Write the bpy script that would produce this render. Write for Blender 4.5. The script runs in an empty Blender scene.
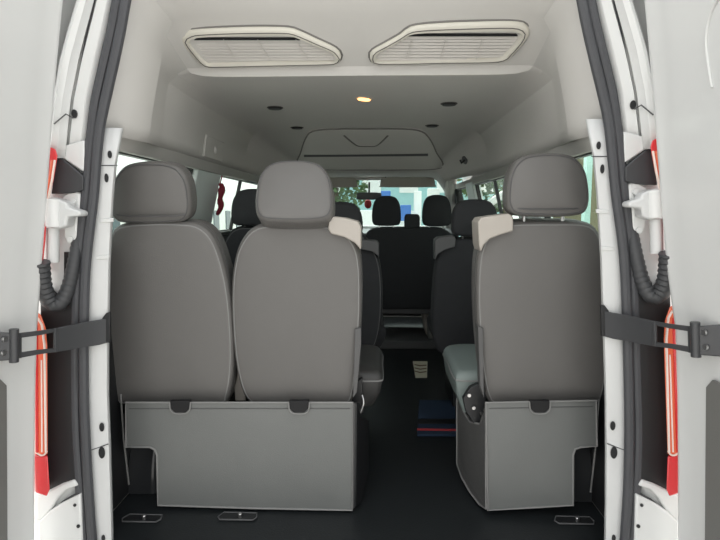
import bpy, bmesh, math, random
from mathutils import Vector, Matrix
random.seed(7)
V = Vector
COL = bpy.context.scene.collection
# ------------------------------------------------------------------ camera
F = 540.0
CAM = V((0.080, 0.0, 1.10))
TH = math.atan(58 / F); PH = math.atan(18 / F * math.cos(TH))
ROT = Matrix.Rotation(PH, 3, 'Z') @ Matrix.Rotation(math.pi / 2 - TH, 3, 'X')
def ray(u, v): return ROT @ V(((u - 360) / F, (270 - v) / F, -1.0))
def W(u, v, d):
    r = ray(u, v); return CAM + r * (d / r.y)
def WP(u, v, p0, n):
    r = ray(u, v); return CAM + r * ((V(p0) - CAM).dot(n) / r.dot(n))
def WX(u, v, x):
    r = ray(u, v); return CAM + r * ((x - CAM.x) / r.x)
def mir(p): return V((-p.x, p.y, p.z))
cd = bpy.data.cameras.new('camera'); cam = bpy.data.objects.new('camera', cd); COL.objects.link(cam)
cd.sensor_width = 36; cd.lens = 36 * F / 720; cd.clip_start = 0.02
cam.matrix_world = Matrix.Translation(CAM) @ ROT.to_4x4()
bpy.context.scene.camera = cam

# ------------------------------------------------------------------ materials
def mat(name, col, rough=0.5, metal=0.0, bump=0.0, bscale=300, var=0.0, vscale=6, coat=0.0, spec=0.5, kind='noise'):
    m = bpy.data.materials.new(name); m.use_nodes = True
    nt = m.node_tree; b = nt.nodes['Principled BSDF']
    b.inputs['Base Color'].default_value = (*col, 1); b.inputs['Roughness'].default_value = rough
    b.inputs['Metallic'].default_value = metal; b.inputs['Coat Weight'].default_value = coat
    b.inputs['Specular IOR Level'].default_value = spec
    tc = nt.nodes.new('ShaderNodeTexCoord')
    if var > 0:
        n = nt.nodes.new('ShaderNodeTexNoise'); n.inputs['Scale'].default_value = vscale; n.inputs['Detail'].default_value = 4
        nt.links.new(tc.outputs['Object'], n.inputs['Vector'])
        r = nt.nodes.new('ShaderNodeMix'); r.data_type = 'RGBA'
        r.inputs['A'].default_value = (*[c * (1 - var) for c in col], 1); r.inputs['B'].default_value = (*[min(1, c * (1 + var)) for c in col], 1)
        nt.links.new(n.outputs['Fac'], r.inputs['Factor']); nt.links.new(r.outputs['Result'], b.inputs['Base Color'])
    if bump > 0:
        if kind == 'voronoi':
            n2 = nt.nodes.new('ShaderNodeTexVoronoi'); out = n2.outputs['Distance']
        else:
            n2 = nt.nodes.new('ShaderNodeTexNoise'); n2.inputs['Detail'].default_value = 3; out = n2.outputs['Fac']
        n2.inputs['Scale'].default_value = bscale
        nt.links.new(tc.outputs['Object'], n2.inputs['Vector'])
        bp = nt.nodes.new('ShaderNodeBump'); bp.inputs['Strength'].default_value = bump; bp.inputs['Distance'].default_value = 0.002
        nt.links.new(out, bp.inputs['Height']); nt.links.new(bp.outputs['Normal'], b.inputs['Normal'])
    return m
def emit(name, col, s):
    m = bpy.data.materials.new(name); m.use_nodes = True
    b = m.node_tree.nodes['Principled BSDF']; b.inputs['Base Color'].default_value = (*col, 1)
    b.inputs['Emission Color'].default_value = (*col, 1); b.inputs['Emission Strength'].default_value = s
    return m
def glassmat(name, tint, gl=0.07):
    m = bpy.data.materials.new(name); m.use_nodes = True; nt = m.node_tree
    nt.nodes.remove(nt.nodes['Principled BSDF'])
    t = nt.nodes.new('ShaderNodeBsdfTransparent'); t.inputs['Color'].default_value = (*tint, 1)
    g = nt.nodes.new('ShaderNodeBsdfGlossy'); g.inputs['Roughness'].default_value = 0.03
    x = nt.nodes.new('ShaderNodeMixShader'); x.inputs['Fac'].default_value = gl
    nt.links.new(t.outputs[0], x.inputs[1]); nt.links.new(g.outputs[0], x.inputs[2])
    nt.links.new(x.outputs[0], nt.nodes['Material Output'].inputs['Surface'])
    return m
M = dict(
    white=mat('white_paint', (.66, .67, .66), .32, coat=.5, var=.02, vscale=3),
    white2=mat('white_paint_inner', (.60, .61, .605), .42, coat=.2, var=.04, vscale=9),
    head=mat('headliner', (.58, .57, .545), .85, bump=.25, bscale=500, var=.02),
    vent=mat('vent_plastic', (.66, .64, .57), .5),
    ventin=mat('vent_inside', (.10, .095, .09), .8),
    slat=mat('vent_slat', (.55, .53, .50), .55),
    black=mat('matt_black', (.006, .006, .007), .7),
    cushd=mat('dark_grey_cushion', (.045, .045, .044), .5),
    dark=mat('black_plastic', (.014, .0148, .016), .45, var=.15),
    seam=mat('headliner_groove_shade', (.19, .185, .175), .8),
    rubber=mat('seal_rubber', (.058, .060, .066), .55, var=.1, vscale=20),
    rubber2=mat('boot_rubber', (.045, .047, .05), .5),
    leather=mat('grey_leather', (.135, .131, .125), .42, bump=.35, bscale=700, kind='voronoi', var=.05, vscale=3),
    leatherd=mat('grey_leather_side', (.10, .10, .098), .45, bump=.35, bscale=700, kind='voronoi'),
    pipe=mat('grey_piping', (.22, .22, .215), .45),
    seamd=mat('leather_seam', (.09, .09, .09), .6),
    skirt=mat('grey_vinyl', (.145, .152, .147), .40, bump=.2, bscale=400, kind='voronoi', var=.08, vscale=4),
    fabric=mat('black_fabric', (.028, .030, .033), .85, bump=.5, bscale=500, var=.1, vscale=30),
    cush=mat('grey_cushion', (.19, .23, .22), .5, bump=.2, bscale=600),
    cap=mat('beige_plastic', (.40, .37, .33), .45),
    capd=mat('charcoal_plastic', (.09, .092, .094), .5),
    floor=mat('black_vinyl_floor', (.013, .0155, .017), .45, bump=.3, bscale=160, var=.2, vscale=14),
    pillar=mat('pale_pillar', (.78, .86, .84), .5),
    metal=mat('dull_metal', (.55, .55, .55), .3, metal=1),
    arm=mat('black_steel', (.06, .062, .066), .38, metal=.3),
    trimd=mat('grey_door_trim', (.16, .16, .15), .6, bump=.3, bscale=300),
    red=mat('red_lens', (.62, .03, .035), .15, coat=.8),
    orange=mat('orange_lens', (.75, .14, .06), .15, coat=.8),
    clear=mat('clear_lens', (.75, .62, .55), .15, coat=.8),
    arch=mat('black_arch', (.03, .032, .034), .22),
    blue=mat('navy_cloth', (.012, .030, .065), .8, bump=.5, bscale=250),
    redcloth=mat('red_stripe', (.55, .05, .06), .7),
    paper=mat('cream_paper', (.72, .68, .55), .7),
    ink=mat('brown_ink', (.20, .12, .07), .7),
    glass=glassmat('side_glass', (.86, .92, .89)),
    glassf=glassmat('windscreen_glass', (.86, .94, .93)),
    asphalt=mat('concrete', (.50, .485, .46), .9, bump=.4, bscale=80, var=.15),
    leaf=mat('tree_leaves', (.075, .125, .04), .7, var=.5, vscale=8),
    bark=mat('tree_bark', (.12, .09, .06), .9),
    facade=mat('white_facade', (.85, .85, .82), .8, var=.05),
    olive=mat('olive_wall', (.20, .19, .12), .9, var=.25, vscale=12),
    teal=mat('teal_facade', (.36, .60, .60), .6, var=.1),
    mint=mat('mint_panel', (.52, .80, .74), .5),
    bwin=mat('building_window', (.08, .11, .13), .2),
    bluep=mat('blue_panel', (.05, .17, .50), .6),
    redtag=mat('dark_red_cloth', (.28, .02, .045), .6),
    dash=mat('dashboard_plastic', (.05, .052, .055), .6),
    amber=emit('amber_lamp', (1.0, .45, .15), 2.5),
    skin=mat('skin', (.5, .3, .22), .6),
)

# ------------------------------------------------------------------ mesh helpers
class MB:
    def __init__(s): s.bm = bmesh.new()
    def poly(s, pts): return s.bm.faces.new([s.bm.verts.new(p) for p in pts])
    def prism(s, pts, off):
        off = V(off); a = [s.bm.verts.new(p) for p in pts]; b = [s.bm.verts.new(V(p) + off) for p in pts]
        s.bm.faces.new(a); s.bm.faces.new(b[::-1]); n = len(a)
        for i in range(n): s.bm.faces.new((a[i], b[i], b[(i + 1) % n], a[(i + 1) % n]))
        return s
    def box(s, lo, hi):
        x0, y0, z0 = lo; x1, y1, z1 = hi
        return s.prism([(x0, y0, z0), (x1, y0, z0), (x1, y1, z0), (x0, y1, z0)], (0, 0, z1 - z0))
    def rings(s, rs, close=True, cap0=True, cap1=True):
        vr = [[s.bm.verts.new(p) for p in r] for r in rs]
        for a, b in zip(vr, vr[1:]):
            n = len(a)
            for i in range(n if close else n - 1):
                j = (i + 1) % n
                s.bm.faces.new((a[i], b[i], b[j], a[j]))
        if cap0 and close: s.bm.faces.new(vr[0])
        if cap1 and close: s.bm.faces.new(vr[-1][::-1])
        return s
    def tube(s, pts, r, n=8, closed=False):
        pts = [V(p) for p in pts]; N = len(pts); rs = []
        up = None
        for i, p in enumerate(pts):
            if closed: t = pts[(i + 1) % N] - pts[i - 1]
            else: t = pts[min(i + 1, N - 1)] - pts[max(i - 1, 0)]
            t.normalize()
            if up is None:
                up = V((0, 1, 0)) if abs(t.y) < .9 else V((0, 0, 1))
            x = t.cross(up).normalized(); up = x.cross(t).normalized()
            rr = r[i] if isinstance(r, (list, tuple)) else r
            rs.append([p + (x * math.cos(k * 2 * math.pi / n) + up * math.sin(k * 2 * math.pi / n)) * rr for k in range(n)])
        if closed: rs.append(rs[0]); s.rings(rs, True, False, False); bmesh.ops.remove_doubles(s.bm, verts=s.bm.verts, dist=1e-6)
        else: s.rings(rs)
        return s
    def disc(s, c, n, r, h, seg=20, ry=None):
        n = V(n).normalized(); a = n.orthogonal().normalized()
        if abs(n.z) < .95: a = V((0, 0, 1)).cross(n).normalized()
        b = n.cross(a); ry = ry or r
        pts = [V(c) + a * math.cos(t) * r + b * math.sin(t) * ry for t in [k * 2 * math.pi / seg for k in range(seg)]]
        return s.prism(pts, n * h)
    def ball(s, c, rx, ry, rz, seg=16, rn=10):
        c = V(c); rs = []
        for i in range(1, rn):
            a = math.pi * i / rn
            rs.append([c + V((rx * math.sin(a) * math.cos(t), ry * math.sin(a) * math.sin(t), rz * math.cos(a))) for t in [k * 2 * math.pi / seg for k in range(seg)]])
        return s.rings(rs)
    def build(s, name, m, parent=None, smooth=True, bevel=0, seg=2, ang=35, solid=0, **tg):
        if len(s.bm.faces): bmesh.ops.recalc_face_normals(s.bm, faces=s.bm.faces)
        me = bpy.data.meshes.new(name); s.bm.to_mesh(me); s.bm.free()
        if smooth:
            for p in me.polygons: p.use_smooth = True
            me.set_sharp_from_angle(angle=math.radians(ang))
        me.materials.append(m if not isinstance(m, str) else M[m])
        o = bpy.data.objects.new(name, me); COL.objects.link(o)
        if parent: o.parent = parent
        if solid:
            md = o.modifiers.new('s', 'SOLIDIFY'); md.thickness = solid; md.offset = 0
        if bevel:
            md = o.modifiers.new('b', 'BEVEL'); md.width = bevel; md.segments = seg; md.limit_method = 'ANGLE'; md.angle_limit = math.radians(40)
        for k, v in tg.items(): o[k] = v
        return o
def thing(name, label, cat, group=None, kind=None):
    o = bpy.data.objects.new(name, None); COL.objects.link(o); o.empty_display_size = .05
    if label: o['label'] = label
    if cat: o['category'] = cat
    if group: o['group'] = group
    if kind: o['kind'] = kind
    return o
def smooth_loop(pts, n=72, closed=True):
    pts = [V(p) for p in pts]; N = len(pts); dense = []
    for i in range(N if closed else N - 1):
        if closed: p0, p1, p2, p3 = pts[i - 1], pts[i], pts[(i + 1) % N], pts[(i + 2) % N]
        else: p0, p1, p2, p3 = pts[max(i - 1, 0)], pts[i], pts[i + 1], pts[min(i + 2, N - 1)]
        for k in range(10):
            t = k / 10
            dense.append(.5 * ((2 * p1) + (p2 - p0) * t + (2 * p0 - 5 * p1 + 4 * p2 - p3) * t * t + (3 * p1 - p0 - 3 * p2 + p3) * t ** 3))
    if closed: dense.append(dense[0])
    else: dense.append(pts[-1])
    L = [0]
    for a, b in zip(dense, dense[1:]): L.append(L[-1] + (b - a).length)
    out = []; j = 0
    cnt = n if closed else n - 1
    for k in range(n):
        s = L[-1] * k / cnt
        while j < len(L) - 2 and L[j + 1] < s: j += 1
        f = (s - L[j]) / max(L[j + 1] - L[j], 1e-9); out.append(dense[j].lerp(dense[j + 1], min(f, 1)))
    return out
def pillow(mb, outline, n, thick, r, bulge=.01, fbulge=None, inner=6):
    """closed padded slab. outline = 3D loop (widest silhouette, r behind the rear face); n points to the rear."""
    n = V(n).normalized(); N = len(outline)
    c = sum(outline, V()) / N
    up = (V((0, 0, 1)) - n * n.z).normalized(); sx = up.cross(n).normalized()
    hx = max(abs((p - c).dot(sx)) for p in outline); hz = max(abs((p - c).dot(up)) for p in outline)
    def ring(fx, fz, off): return [c + sx * ((p - c).dot(sx) * fx) + up * ((p - c).dot(up) * fz) + n * (off + (p - c).dot(n) * fx) for p in outline]
    rs = []; fb = bulge if fbulge is None else fbulge
    ix, iz = (1 - r / hx), (1 - r / hz)
    for k in range(inner):
        t = (.02 if k == 0 else k / inner); rs.append(ring(ix * t, iz * t, r + bulge * (1 - t ** 3)))
    for k in range(0, 6):
        a = math.pi / 2 * k / 5
        rs.append(ring((1 - r * (1 - math.sin(a)) / hx), (1 - r * (1 - math.sin(a)) / hz), r * math.cos(a)))
    for k in range(0, 6):
        a = math.pi / 2 * k / 5
        rs.append(ring((1 - r * (1 - math.cos(a)) / hx), (1 - r * (1 - math.cos(a)) / hz), -(thick - 2 * r) - r * math.sin(a)))
    for k in range(inner):
        t = 1 - (k + 1) / inner + (.02 if k == inner - 1 else 0); rs.append(ring(ix * t, iz * t, -(thick - r) - fb * (1 - t ** 3)))
    mb.rings(rs); return ring
def inset_loop(outline, n, ins, off):
    n = V(n).normalized(); c = sum(outline, V()) / len(outline)
    up = (V((0, 0, 1)) - n * n.z).normalized(); sx = up.cross(n).normalized()
    hx = max(abs((p - c).dot(sx)) for p in outline); hz = max(abs((p - c).dot(up)) for p in outline)
    return [c + sx * ((p - c).dot(sx) * (1 - ins / hx)) + up * ((p - c).dot(up) * (1 - ins / hz)) + n * (off + (p - c).dot(n)) for p in outline]

# ================================================================== SETTING: outside
MB().box((-40, -25, -.62), (40, 60, -.60)).build('ground', 'asphalt', kind='structure')

# ------------------------------------------------------------------ van shell
FZ = -.04   # cabin floor level
fl = MB().box((-.93, 1.72, FZ - .05), (.93, 5.5, FZ)).build('floor', 'floor', kind='structure')
# rear sill and bumper step
MB().box((-.80, 1.60, -.20), (.80, 1.72, FZ - .004)).box((-.93, 1.72, -.45), (.93, 5.5, FZ - .052)).build('trim_sill', 'dark', bevel=.004, kind='structure')

# ceiling sections, half profile from window header lip to centre
def sec(y, pts): return [V((x, y, z)) for x, z in pts]
def secW(d, pts): return [W(u, v, d) for u, v in pts]
s0 = secW(1.71, [(101, 133), (105, 100), (113, 50), (122, 0), (141, -60), (205, -95)]); s0.append(V((0, 1.71, s0[-1].z)))
s1 = secW(2.0, [(148, 143), (152, 110), (158, 75), (165, 38), (174, 21), (205, 15)]); s1.append(V((0, 2.0, s1[-1].z)))
Zl = W(360, 66, 2.2).z; Zc = W(360, 75, 2.215).z
s2 = sec(2.2, [(-.80, 1.36), (-.79, 1.46), (-.777, 1.56), (-.755, 1.63), (-.69, Zl - .012), (-.62, Zl), (0, Zl)])
s3 = sec(2.215, [(-.80, 1.36), (-.79, 1.46), (-.777, 1.55), (-.753, 1.628), (-.685, Zl - .016), (-.57, Zc), (0, Zc)])
s3b = sec(2.40, [(-.80, 1.36), (-.785, 1.46), (-.768, 1.54), (-.72, 1.61), (-.645, Zc - .010), (-.52, Zc), (0, Zc)])
s4 = sec(3.56, [(-.80, 1.36), (-.785, 1.46), (-.768, 1.54), (-.72, 1.61), (-.645, Zc - .010), (-.52, Zc), (0, Zc)])
s5 = sec(4.2, [(-.60, 1.335), (-.58, 1.36), (-.56, 1.38), (-.54, 1.40), (-.51, 1.407), (-.45, 1.41), (0, 1.41)])
s6 = sec(5.3, [(-.72, 1.30), (-.68, 1.36), (-.65, 1.40), (-.60, 1.43), (-.55, 1.44), (-.45, 1.44), (0, 1.44)])
def hsmooth(s):
    full = smooth_loop(s + [mir(p) for p in s[:-1][::-1]], 41, closed=False)
    y = s[0].y
    for p in full: p.y = y
    full[20].x = 0
    return full
def out_section(full):  # outer skin: raise/offset
    return full
S = [hsmooth(s) for s in (s0, s1, s2, s3, s4, s5, s6, s3b)]
mb = MB(); mb.rings([S[0], S[1]], close=False); mb.rings([S[1], S[2], S[3]], close=False); mb.rings([S[3], S[7], S[4], S[5], S[6]], close=False)
bmesh.ops.remove_doubles(mb.bm, verts=mb.bm.verts, dist=1e-5)
from mathutils.bvhtree import BVHTree
CBVH = BVHTree.FromBMesh(mb.bm)
def CH(u, v):
    loc, n, i_, d_ = CBVH.ray_cast(CAM, ray(u, v).normalized())
    return loc + (CAM - loc).normalized() * .004, (n if n.dot(CAM - loc) > 0 else -n)
co = mb.build('ceiling', 'head', ang=24, solid=.006, kind='structure')
for e in co.data.edges:
    a_, b_ = (co.data.vertices[i].co for i in e.vertices)
    if abs(a_.y - 2.0) < .01 and abs(b_.y - 2.0) < .01 and min(abs(a_.x), abs(b_.x)) > .70: e.use_edge_sharp = True
# outer roof over it, welded into the body
def roofsec(y, zt, xw=.99):
    prof = [(xw, 1.36), (xw - .04, 1.55), (xw - .10, zt - .10), (xw - .22, zt - .02), (.4, zt + .02), (0, zt + .03)]
    l = [V((-x, y, z)) for x, z in prof]; return l + [mir(p) for p in l[:-1][::-1]]
mb = MB(); mb.rings([roofsec(1.66, 2.08), roofsec(2.2, 2.10), roofsec(4.0, 2.08), roofsec(5.0, 1.66, .95), roofsec(5.38, 1.53, .92)], close=False)
mb.build('trim_roof', 'white', ang=50, solid=.01, kind='structure')

# side walls: dark lower panel, pale pillars and window rails
XW, XT, ZW, ZT = .93, .835, .95, 1.36
def wx(z): return XW if z <= ZW else XW + (XT - XW) * (z - ZW) / (ZT - ZW)
for s, nm in ((-1, 'left'), (1, 'right')):
    w = thing('wall_' + nm, None, None, kind='structure')
    def slab(name, y0, y1, z0, z1, m, t=.05, inset=0, bev=.006):
        a = [V((s * (wx(z0) + inset), y0, z0)), V((s * (wx(z1) + inset), y0, z1)), V((s * (wx(z1) + inset), y1, z1)), V((s * (wx(z0) + inset), y1, z0))]
        return MB().prism(a, (s * t, 0, 0)).build(name, m, w, bevel=bev)
    slab('lower_panel', 1.72, 5.6, FZ, ZW, 'dark', .05)
    slab('body_side', 1.72, 5.9, -.3, ZW, 'white', .03, .052)
    slab('window_sill', 1.86, 5.6, ZW, .975, 'capd', .06, -.01)
    slab('roof_rail', 1.8, 5.6, 1.325, 1.37, 'head', .08, .0)
    for (y0, y1, m) in ((1.74, 1.88, 'dark'), (2.76, 3.18, 'pillar'), (4.43, 4.76, 'pillar'), (5.42, 5.6, 'dark')):
        slab('pillar', y0, y1, .97, 1.345, m, .07, -.008, .012)
    # header lip below the cove
    MB().prism([V((s * .798, 1.76, 1.362)), V((s * .826, 1.76, 1.315)), V((s * .85, 1.76, 1.315)), V((s * .85, 1.76, 1.362))], (0, 2.0, 0)).build('header_lip', 'head', w, bevel=.004)
    # upper skin closing the gap between cove and outer side
    MB().prism([V((s * .84, 1.74, 1.355)), V((s * .99, 1.66, 1.355)), V((s * .99, 5.3, 1.355)), V((s * .84, 5.3, 1.355))], (0, 0, .01)).build('rail_closing', 'white2', w)
wi = 1
for s in (-1, 1):
    for (y0, y1) in ((1.88, 2.76), (3.18, 4.43), (4.76, 5.42)):
        w = thing('window_%d' % wi, None, None, kind='structure'); wi += 1
        z0, z1 = .97, 1.325
        def q(y, z, ins): return V((s * (wx(z) + ins), y, z))
        MB().prism([q(y0, z0, .03), q(y0, z1, .03), q(y1, z1, .03), q(y1, z0, .03)], (s * .004, 0, 0)).build('pane', 'glass', w, smooth=False)
        fr = MB(); b = .012
        for (ya, yb, za, zb) in ((y0, y0 + b, z0, z1), (y1 - b, y1, z0, z1), (y0, y1, z0, z0 + b), (y0, y1, z1 - b, z1)):
            fr.prism([q(ya, za, .015), q(ya, zb, .015), q(yb, zb, .015), q(yb, za, .015)], (s * .03, 0, 0))
        fr.build('frame', 'dark', w, bevel=.002)
        if y0 == 3.18:   # slider rail
            MB().prism([q(3.75, z0, .02), q(3.75, z1, .02), q(3.775, z1, .02), q(3.775, z0, .02)], (s * .02, 0, 0)).build('mullion', 'dark', w)
# windscreen
w = thing('window_7', None, None, kind='structure')
ws = [V((-.74, 5.32, 1.43)), V((.74, 5.32, 1.43)), V((.84, 5.95, .93)), V((-.84, 5.95, .93))]
MB().prism(ws, (0, .004, .003)).build('pane', 'glassf', w, smooth=False)
mb = MB()
for i in range(4): mb.tube([ws[i], ws[(i + 1) % 4]], .022)
mb.build('frame', 'head', w)
# A pillars & front lower closing
for s in (-1, 1):
    MB().tube([V((s * .80, 5.35, 1.43)), V((s * .90, 5.95, .93))], .045, 10).build('trim_pillar', 'head', kind='structure')
MB().box((-.98, 5.98, -.4), (.98, 6.4, .86)).build('trim_front', 'white', bevel=.05, kind='structure')
MB().box((-.93, 5.94, -.05), (.93, 5.975, .9)).build('trim_firewall', 'dark', kind='structure')
# dashboard
d = thing('dashboard', 'dark dashboard along the bottom of the windscreen', 'dashboard')
MB().prism([V((-.9, 5.45, .45)), V((-.9, 5.5, .88)), V((-.9, 5.62, .93)), V((-.9, 5.93, .92)), V((-.9, 5.93, .3))], (1.8, 0, 0)).build('fascia', 'dash', d, bevel=.02)
MB().box((-.12, 5.42, .55), (.12, 5.47, .85)).build('centre_console', 'capd', d, bevel=.01)

# cab step
MB().box((-.92, 4.42, FZ), (.92, 5.48, .03)).build('trim_step', 'capd', bevel=.008, kind='structure')

# ------------------------------------------------------------------ front overhead panel
pn = thing('overhead_panel', 'beige moulded storage panel filling the step in the roof above the cab', 'panel')
pn_n = V((0, -(1.66 - 1.41), -(4.2 - 3.56))).normalized(); pn0 = V((0, 3.56, Zc))
pn_n = V((0, -(Zc - 1.41) , -(.64))).normalized()
def PP(u, v, off=.006): return WP(u, v, pn0, pn_n) + pn_n * off
ol = smooth_loop([PP(*p) for p in [(298, 166), (301, 150), (306, 136), (314, 129), (340, 127), (365, 127), (400, 127), (420, 129), (429, 136), (436, 150), (441, 166), (400, 168), (365, 168), (330, 168)]], 80)
mb = MB(); pillow(mb, ol, pn_n, .03, .01, .003); mb.build('moulding', 'head', pn)
MB().tube([p + pn_n * .008 for p in ol[:]], .005, 8, True).build('edge_bead', 'seam', pn)
MB().prism([PP(304, 152.6, .015), PP(428, 151.4, .015), PP(428, 153.4, .015), PP(304, 154.4, .015)], pn_n * .006).build('slot_or_shade', 'capd', pn)
MB().tube(smooth_loop([PP(*p, .013) for p in [(344, 133), (351, 139), (358, 143.5), (367, 144), (376, 143.5), (383, 138), (388, 133)]], 30, False), .009, 8).build('grip', 'seam', pn)

# ------------------------------------------------------------------ ceiling vents on the slanted housing
vp0 = V((0, 2.0, S[1][20].z)); vn = V((0, -(vp0.z - Zl), -.2)).normalized()
def VP(u, v, off=0): return WP(u, v, vp0, vn) + vn * off
for k, (outer, inner_, fins) in enumerate((
    ([(181, 38), (186, 31), (195, 28), (240, 26), (284, 26), (298, 29), (318, 38), (335, 46), (341, 53), (339, 60), (330, 62), (270, 64), (220, 65), (207, 65), (199, 60), (190, 50)],
     [(192, 40), (194, 37), (200, 36), (240, 34.5), (284, 34), (296, 36), (315, 44), (332, 51), (335, 56), (333, 59.5), (270, 60.5), (214, 62), (206, 60), (198, 50)], 8),
    ([(370, 56), (372, 49), (384, 42), (400, 33), (412, 25), (440, 22), (490, 20), (515, 20), (524, 22), (529, 28), (527, 36), (518, 47), (508, 57), (495, 60), (440, 61), (380, 62)],
     [(376, 56), (380, 50), (395, 42), (408, 34), (418, 32), (460, 31), (500, 30), (516, 31), (519, 35), (512, 45), (504, 53), (496, 57), (440, 58), (382, 59)], 8))):
    v_ = thing('ceiling_vent', ['cream framed slatted air vent on the left half of the rear roof housing', 'cream framed slatted air vent on the right half of the rear roof housing'][k], 'air vent', 'roof air vents')
    o1 = smooth_loop([VP(*p) for p in outer], 64); i1 = smooth_loop([VP(*p) for p in inner_], 64)
    c = sum(i1, V()) / 64
    # align the start points
    sft = min(range(64), key=lambda q: (i1[q] - o1[0]).length); i1 = i1[sft:] + i1[:sft]
    mb = MB()
    m1 = [a.lerp(b, .22) + vn * .020 for a, b in zip(o1, i1)]; m2 = [a.lerp(b, .75) + vn * .020 for a, b in zip(o1, i1)]
    MB().tube([p + (p - c).normalized() * .004 + vn * .004 for p in o1], .0035, 6, True).build('edge_shade', 'seam', v_)  # dark tube painted in as the shadow line around the outer frame
    MB().tube([a.lerp(b, .45) + vn * .0195 for a, b in zip(o1, i1)], .0022, 6, True).build('edge_shade', 'ventin', v_)  # second dark ring to strengthen the outline on the frame face
    mb.rings([[p - vn * .004 for p in o1], [p + vn * .013 for p in o1], m1, m2, [p + vn * .0 for p in i1]], True, False, False)
    mb.build('frame', 'vent', v_, ang=60)
    mb = MB(); mb.poly([p + vn * .001 for p in i1]); mb.build('backing', 'ventin', v_, smooth=False)
    us = [p[0] for p in inner_]; vs = [p[1] for p in inner_]
    def span(vv):
        xs = []
        for a, b in zip(inner_, inner_[1:] + inner_[:1]):
            if (a[1] - vv) * (b[1] - vv) < 0: xs.append(a[0] + (b[0] - a[0]) * (vv - a[1]) / (b[1] - a[1]))
        return (min(xs), max(xs)) if len(xs) > 1 else None
    lo, hi = min(vs), max(vs)
    sp = span(lo + 2.6); sq = span(lo + 4.2)
    MB().prism([VP(sp[0] + 1, lo + 2.6, .004), VP(sp[1] - 1, lo + 2.6, .004), VP(sq[1] - 1, lo + 4.2, .004), VP(sq[0] + 1, lo + 4.2, .004)], vn * .007).build('slot_or_shade', 'dark', v_)  # dark strip painted in as the slat shadow below the top edge
    for j in range(8):
        vv = lo + 6.0 + (hi - lo - 7.5) * j / 7
        sp = span(vv)
        if not sp: continue
        a, b = VP(sp[0] + 1, vv, .001), VP(sp[1] - 1, vv, .001)
        t = V((0, .0045, -.001)); MB().prism([a + vn * .004, b + vn * .004, b + t + vn * .010, a + t + vn * .010], V((0, 0, .0014))).build('slat', 'slat', v_, smooth=False)
    for uu in ([224, 258, 296] if k == 0 else [412, 446, 482]):
        sl = 12 if k == 0 else -6
        pv = [vv for vv in (38, 58)]
        MB().tube([VP(uu, 37, .013), VP(uu + sl, 57, .013)], .0012, 6).build('slat_rib', 'slat', v_)

# roof lamps / nozzles
cz = V((0, 0, -1))
def CP(u, v): return WP(u, v, V((0, 3, Zc)), cz)
for lab, (u, v) in (('small dark ceiling nozzle just ahead of the left roof vent', (275, 107)), ('small dark ceiling nozzle left of the overhead panel top corner', (297, 127)),
                    ('small dark ceiling nozzle just ahead of the right roof vent', (449, 103)), ('small dark ceiling nozzle right of the overhead panel top corner', (432, 125))):
    t = thing('ceiling_nozzle', lab, 'nozzle', 'round roof nozzles'); p = CP(u, v); t.location = p
    MB().disc((0, 0, .001), cz, .042, .006, 28).build('bezel', 'ventin', t)
    MB().disc((0, 0, -.003), cz, .034, .008, 28).build('outlet', 'dark', t)
t = thing('dome_lamp', 'small lit amber roof lamp on the centre line of the ceiling', 'lamp'); t.location = CP(364, 98)
MB().disc((0, 0, .001), cz, .048, .006, 28).build('bezel', 'head', t)
MB().disc((0, 0, -.004), cz, .036, .006, 28, ry=.022).build('diffuser', 'amber', t)
# coat hook on the right cove
def wall_pt(u, v, s):   # on cove plane right side
    a = V((s * .80, 3, 1.36)); b = V((s * .70, 3, 1.60)); n = (b - a).cross(V((0, 1, 0))).normalized()
    return WP(u, v, a, n), (n if n.x * s < 0 else -n)
p, n = CH(465, 160)
t = thing('coat_hook', 'dark round coat hook on the right cove above the side window', 'hook')
MB().disc(p - n * .002, n, .030, .008, 20).build('base', 'capd', t, bevel=.002)
MB().tube([p + n * .005, p + n * .03 - V((0, 0, .01)), p + n * .04 + V((0, 0, .015))], .008).build('peg', 'dark', t)
p, n = CH(213, 150)
t = thing('speaker_panel', 'beige raised square cover on the left cove above the window pillar', 'panel')
up = V((0, 0, 1)); up = (up - n * up.dot(n)).normalized(); fw = V((0, 1, 0))
MB().prism([p - n * .002 + fw * a + up * b for a, b in ((-.16, -.05), (.16, -.05), (.16, .06), (-.16, .06))], n * .012).build('cover', 'head', t, bevel=.006)
MB().ball(p + n * .012, .01, .02, .02).build('knob', 'head', t)

# sun visors, mirror
for lab, x0, x1 in (('grey beige sun visor folded up above the driver side of the windscreen', -.62, -.12), ('grey beige sun visor folded up above the passenger side of the windscreen', .10, .62)):
    t = thing('sun_visor', lab, 'sun visor', 'folded sun visors')
    mb = MB(); ov = smooth_loop([V((x, 5.2 + (1.36 - z) * .1, z)) for x, z in ((x0, 1.355), (x0 + .01, 1.41), (x0 + .05, 1.425), (x1 - .05, 1.425), (x1 - .01, 1.41), (x1, 1.355), (x1 - .03, 1.335), (x0 + .03, 1.335))], 48)
    pillow(mb, ov, (0, -1, 0), .022, .009, .002); mb.build('flap', 'cap', t)
    MB().tube([V((x0 + .05, 5.22, 1.38)), V((x0 + .05, 5.25, 1.44))], .006).build('pivot', 'capd', t)
t = thing('rear_view_mirror', 'black interior mirror hanging at the centre top of the windscreen', 'mirror')
mb = MB(); c = W(369, 196, 5.1)
ov = smooth_loop([c + V((x, 0, z)) for x, z in ((-.115, 0), (-.11, .028), (0, .034), (.11, .028), (.115, 0), (.11, -.03), (0, -.034), (-.11, -.03))], 40)
pillow(mb, ov, (0, -1, 0), .03, .01, .001); mb.build('housing', 'capd', t)
MB().tube([c + V((0, .03, .02)), c + V((0, .16, .13))], .009).build('stem', 'dark', t)

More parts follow.
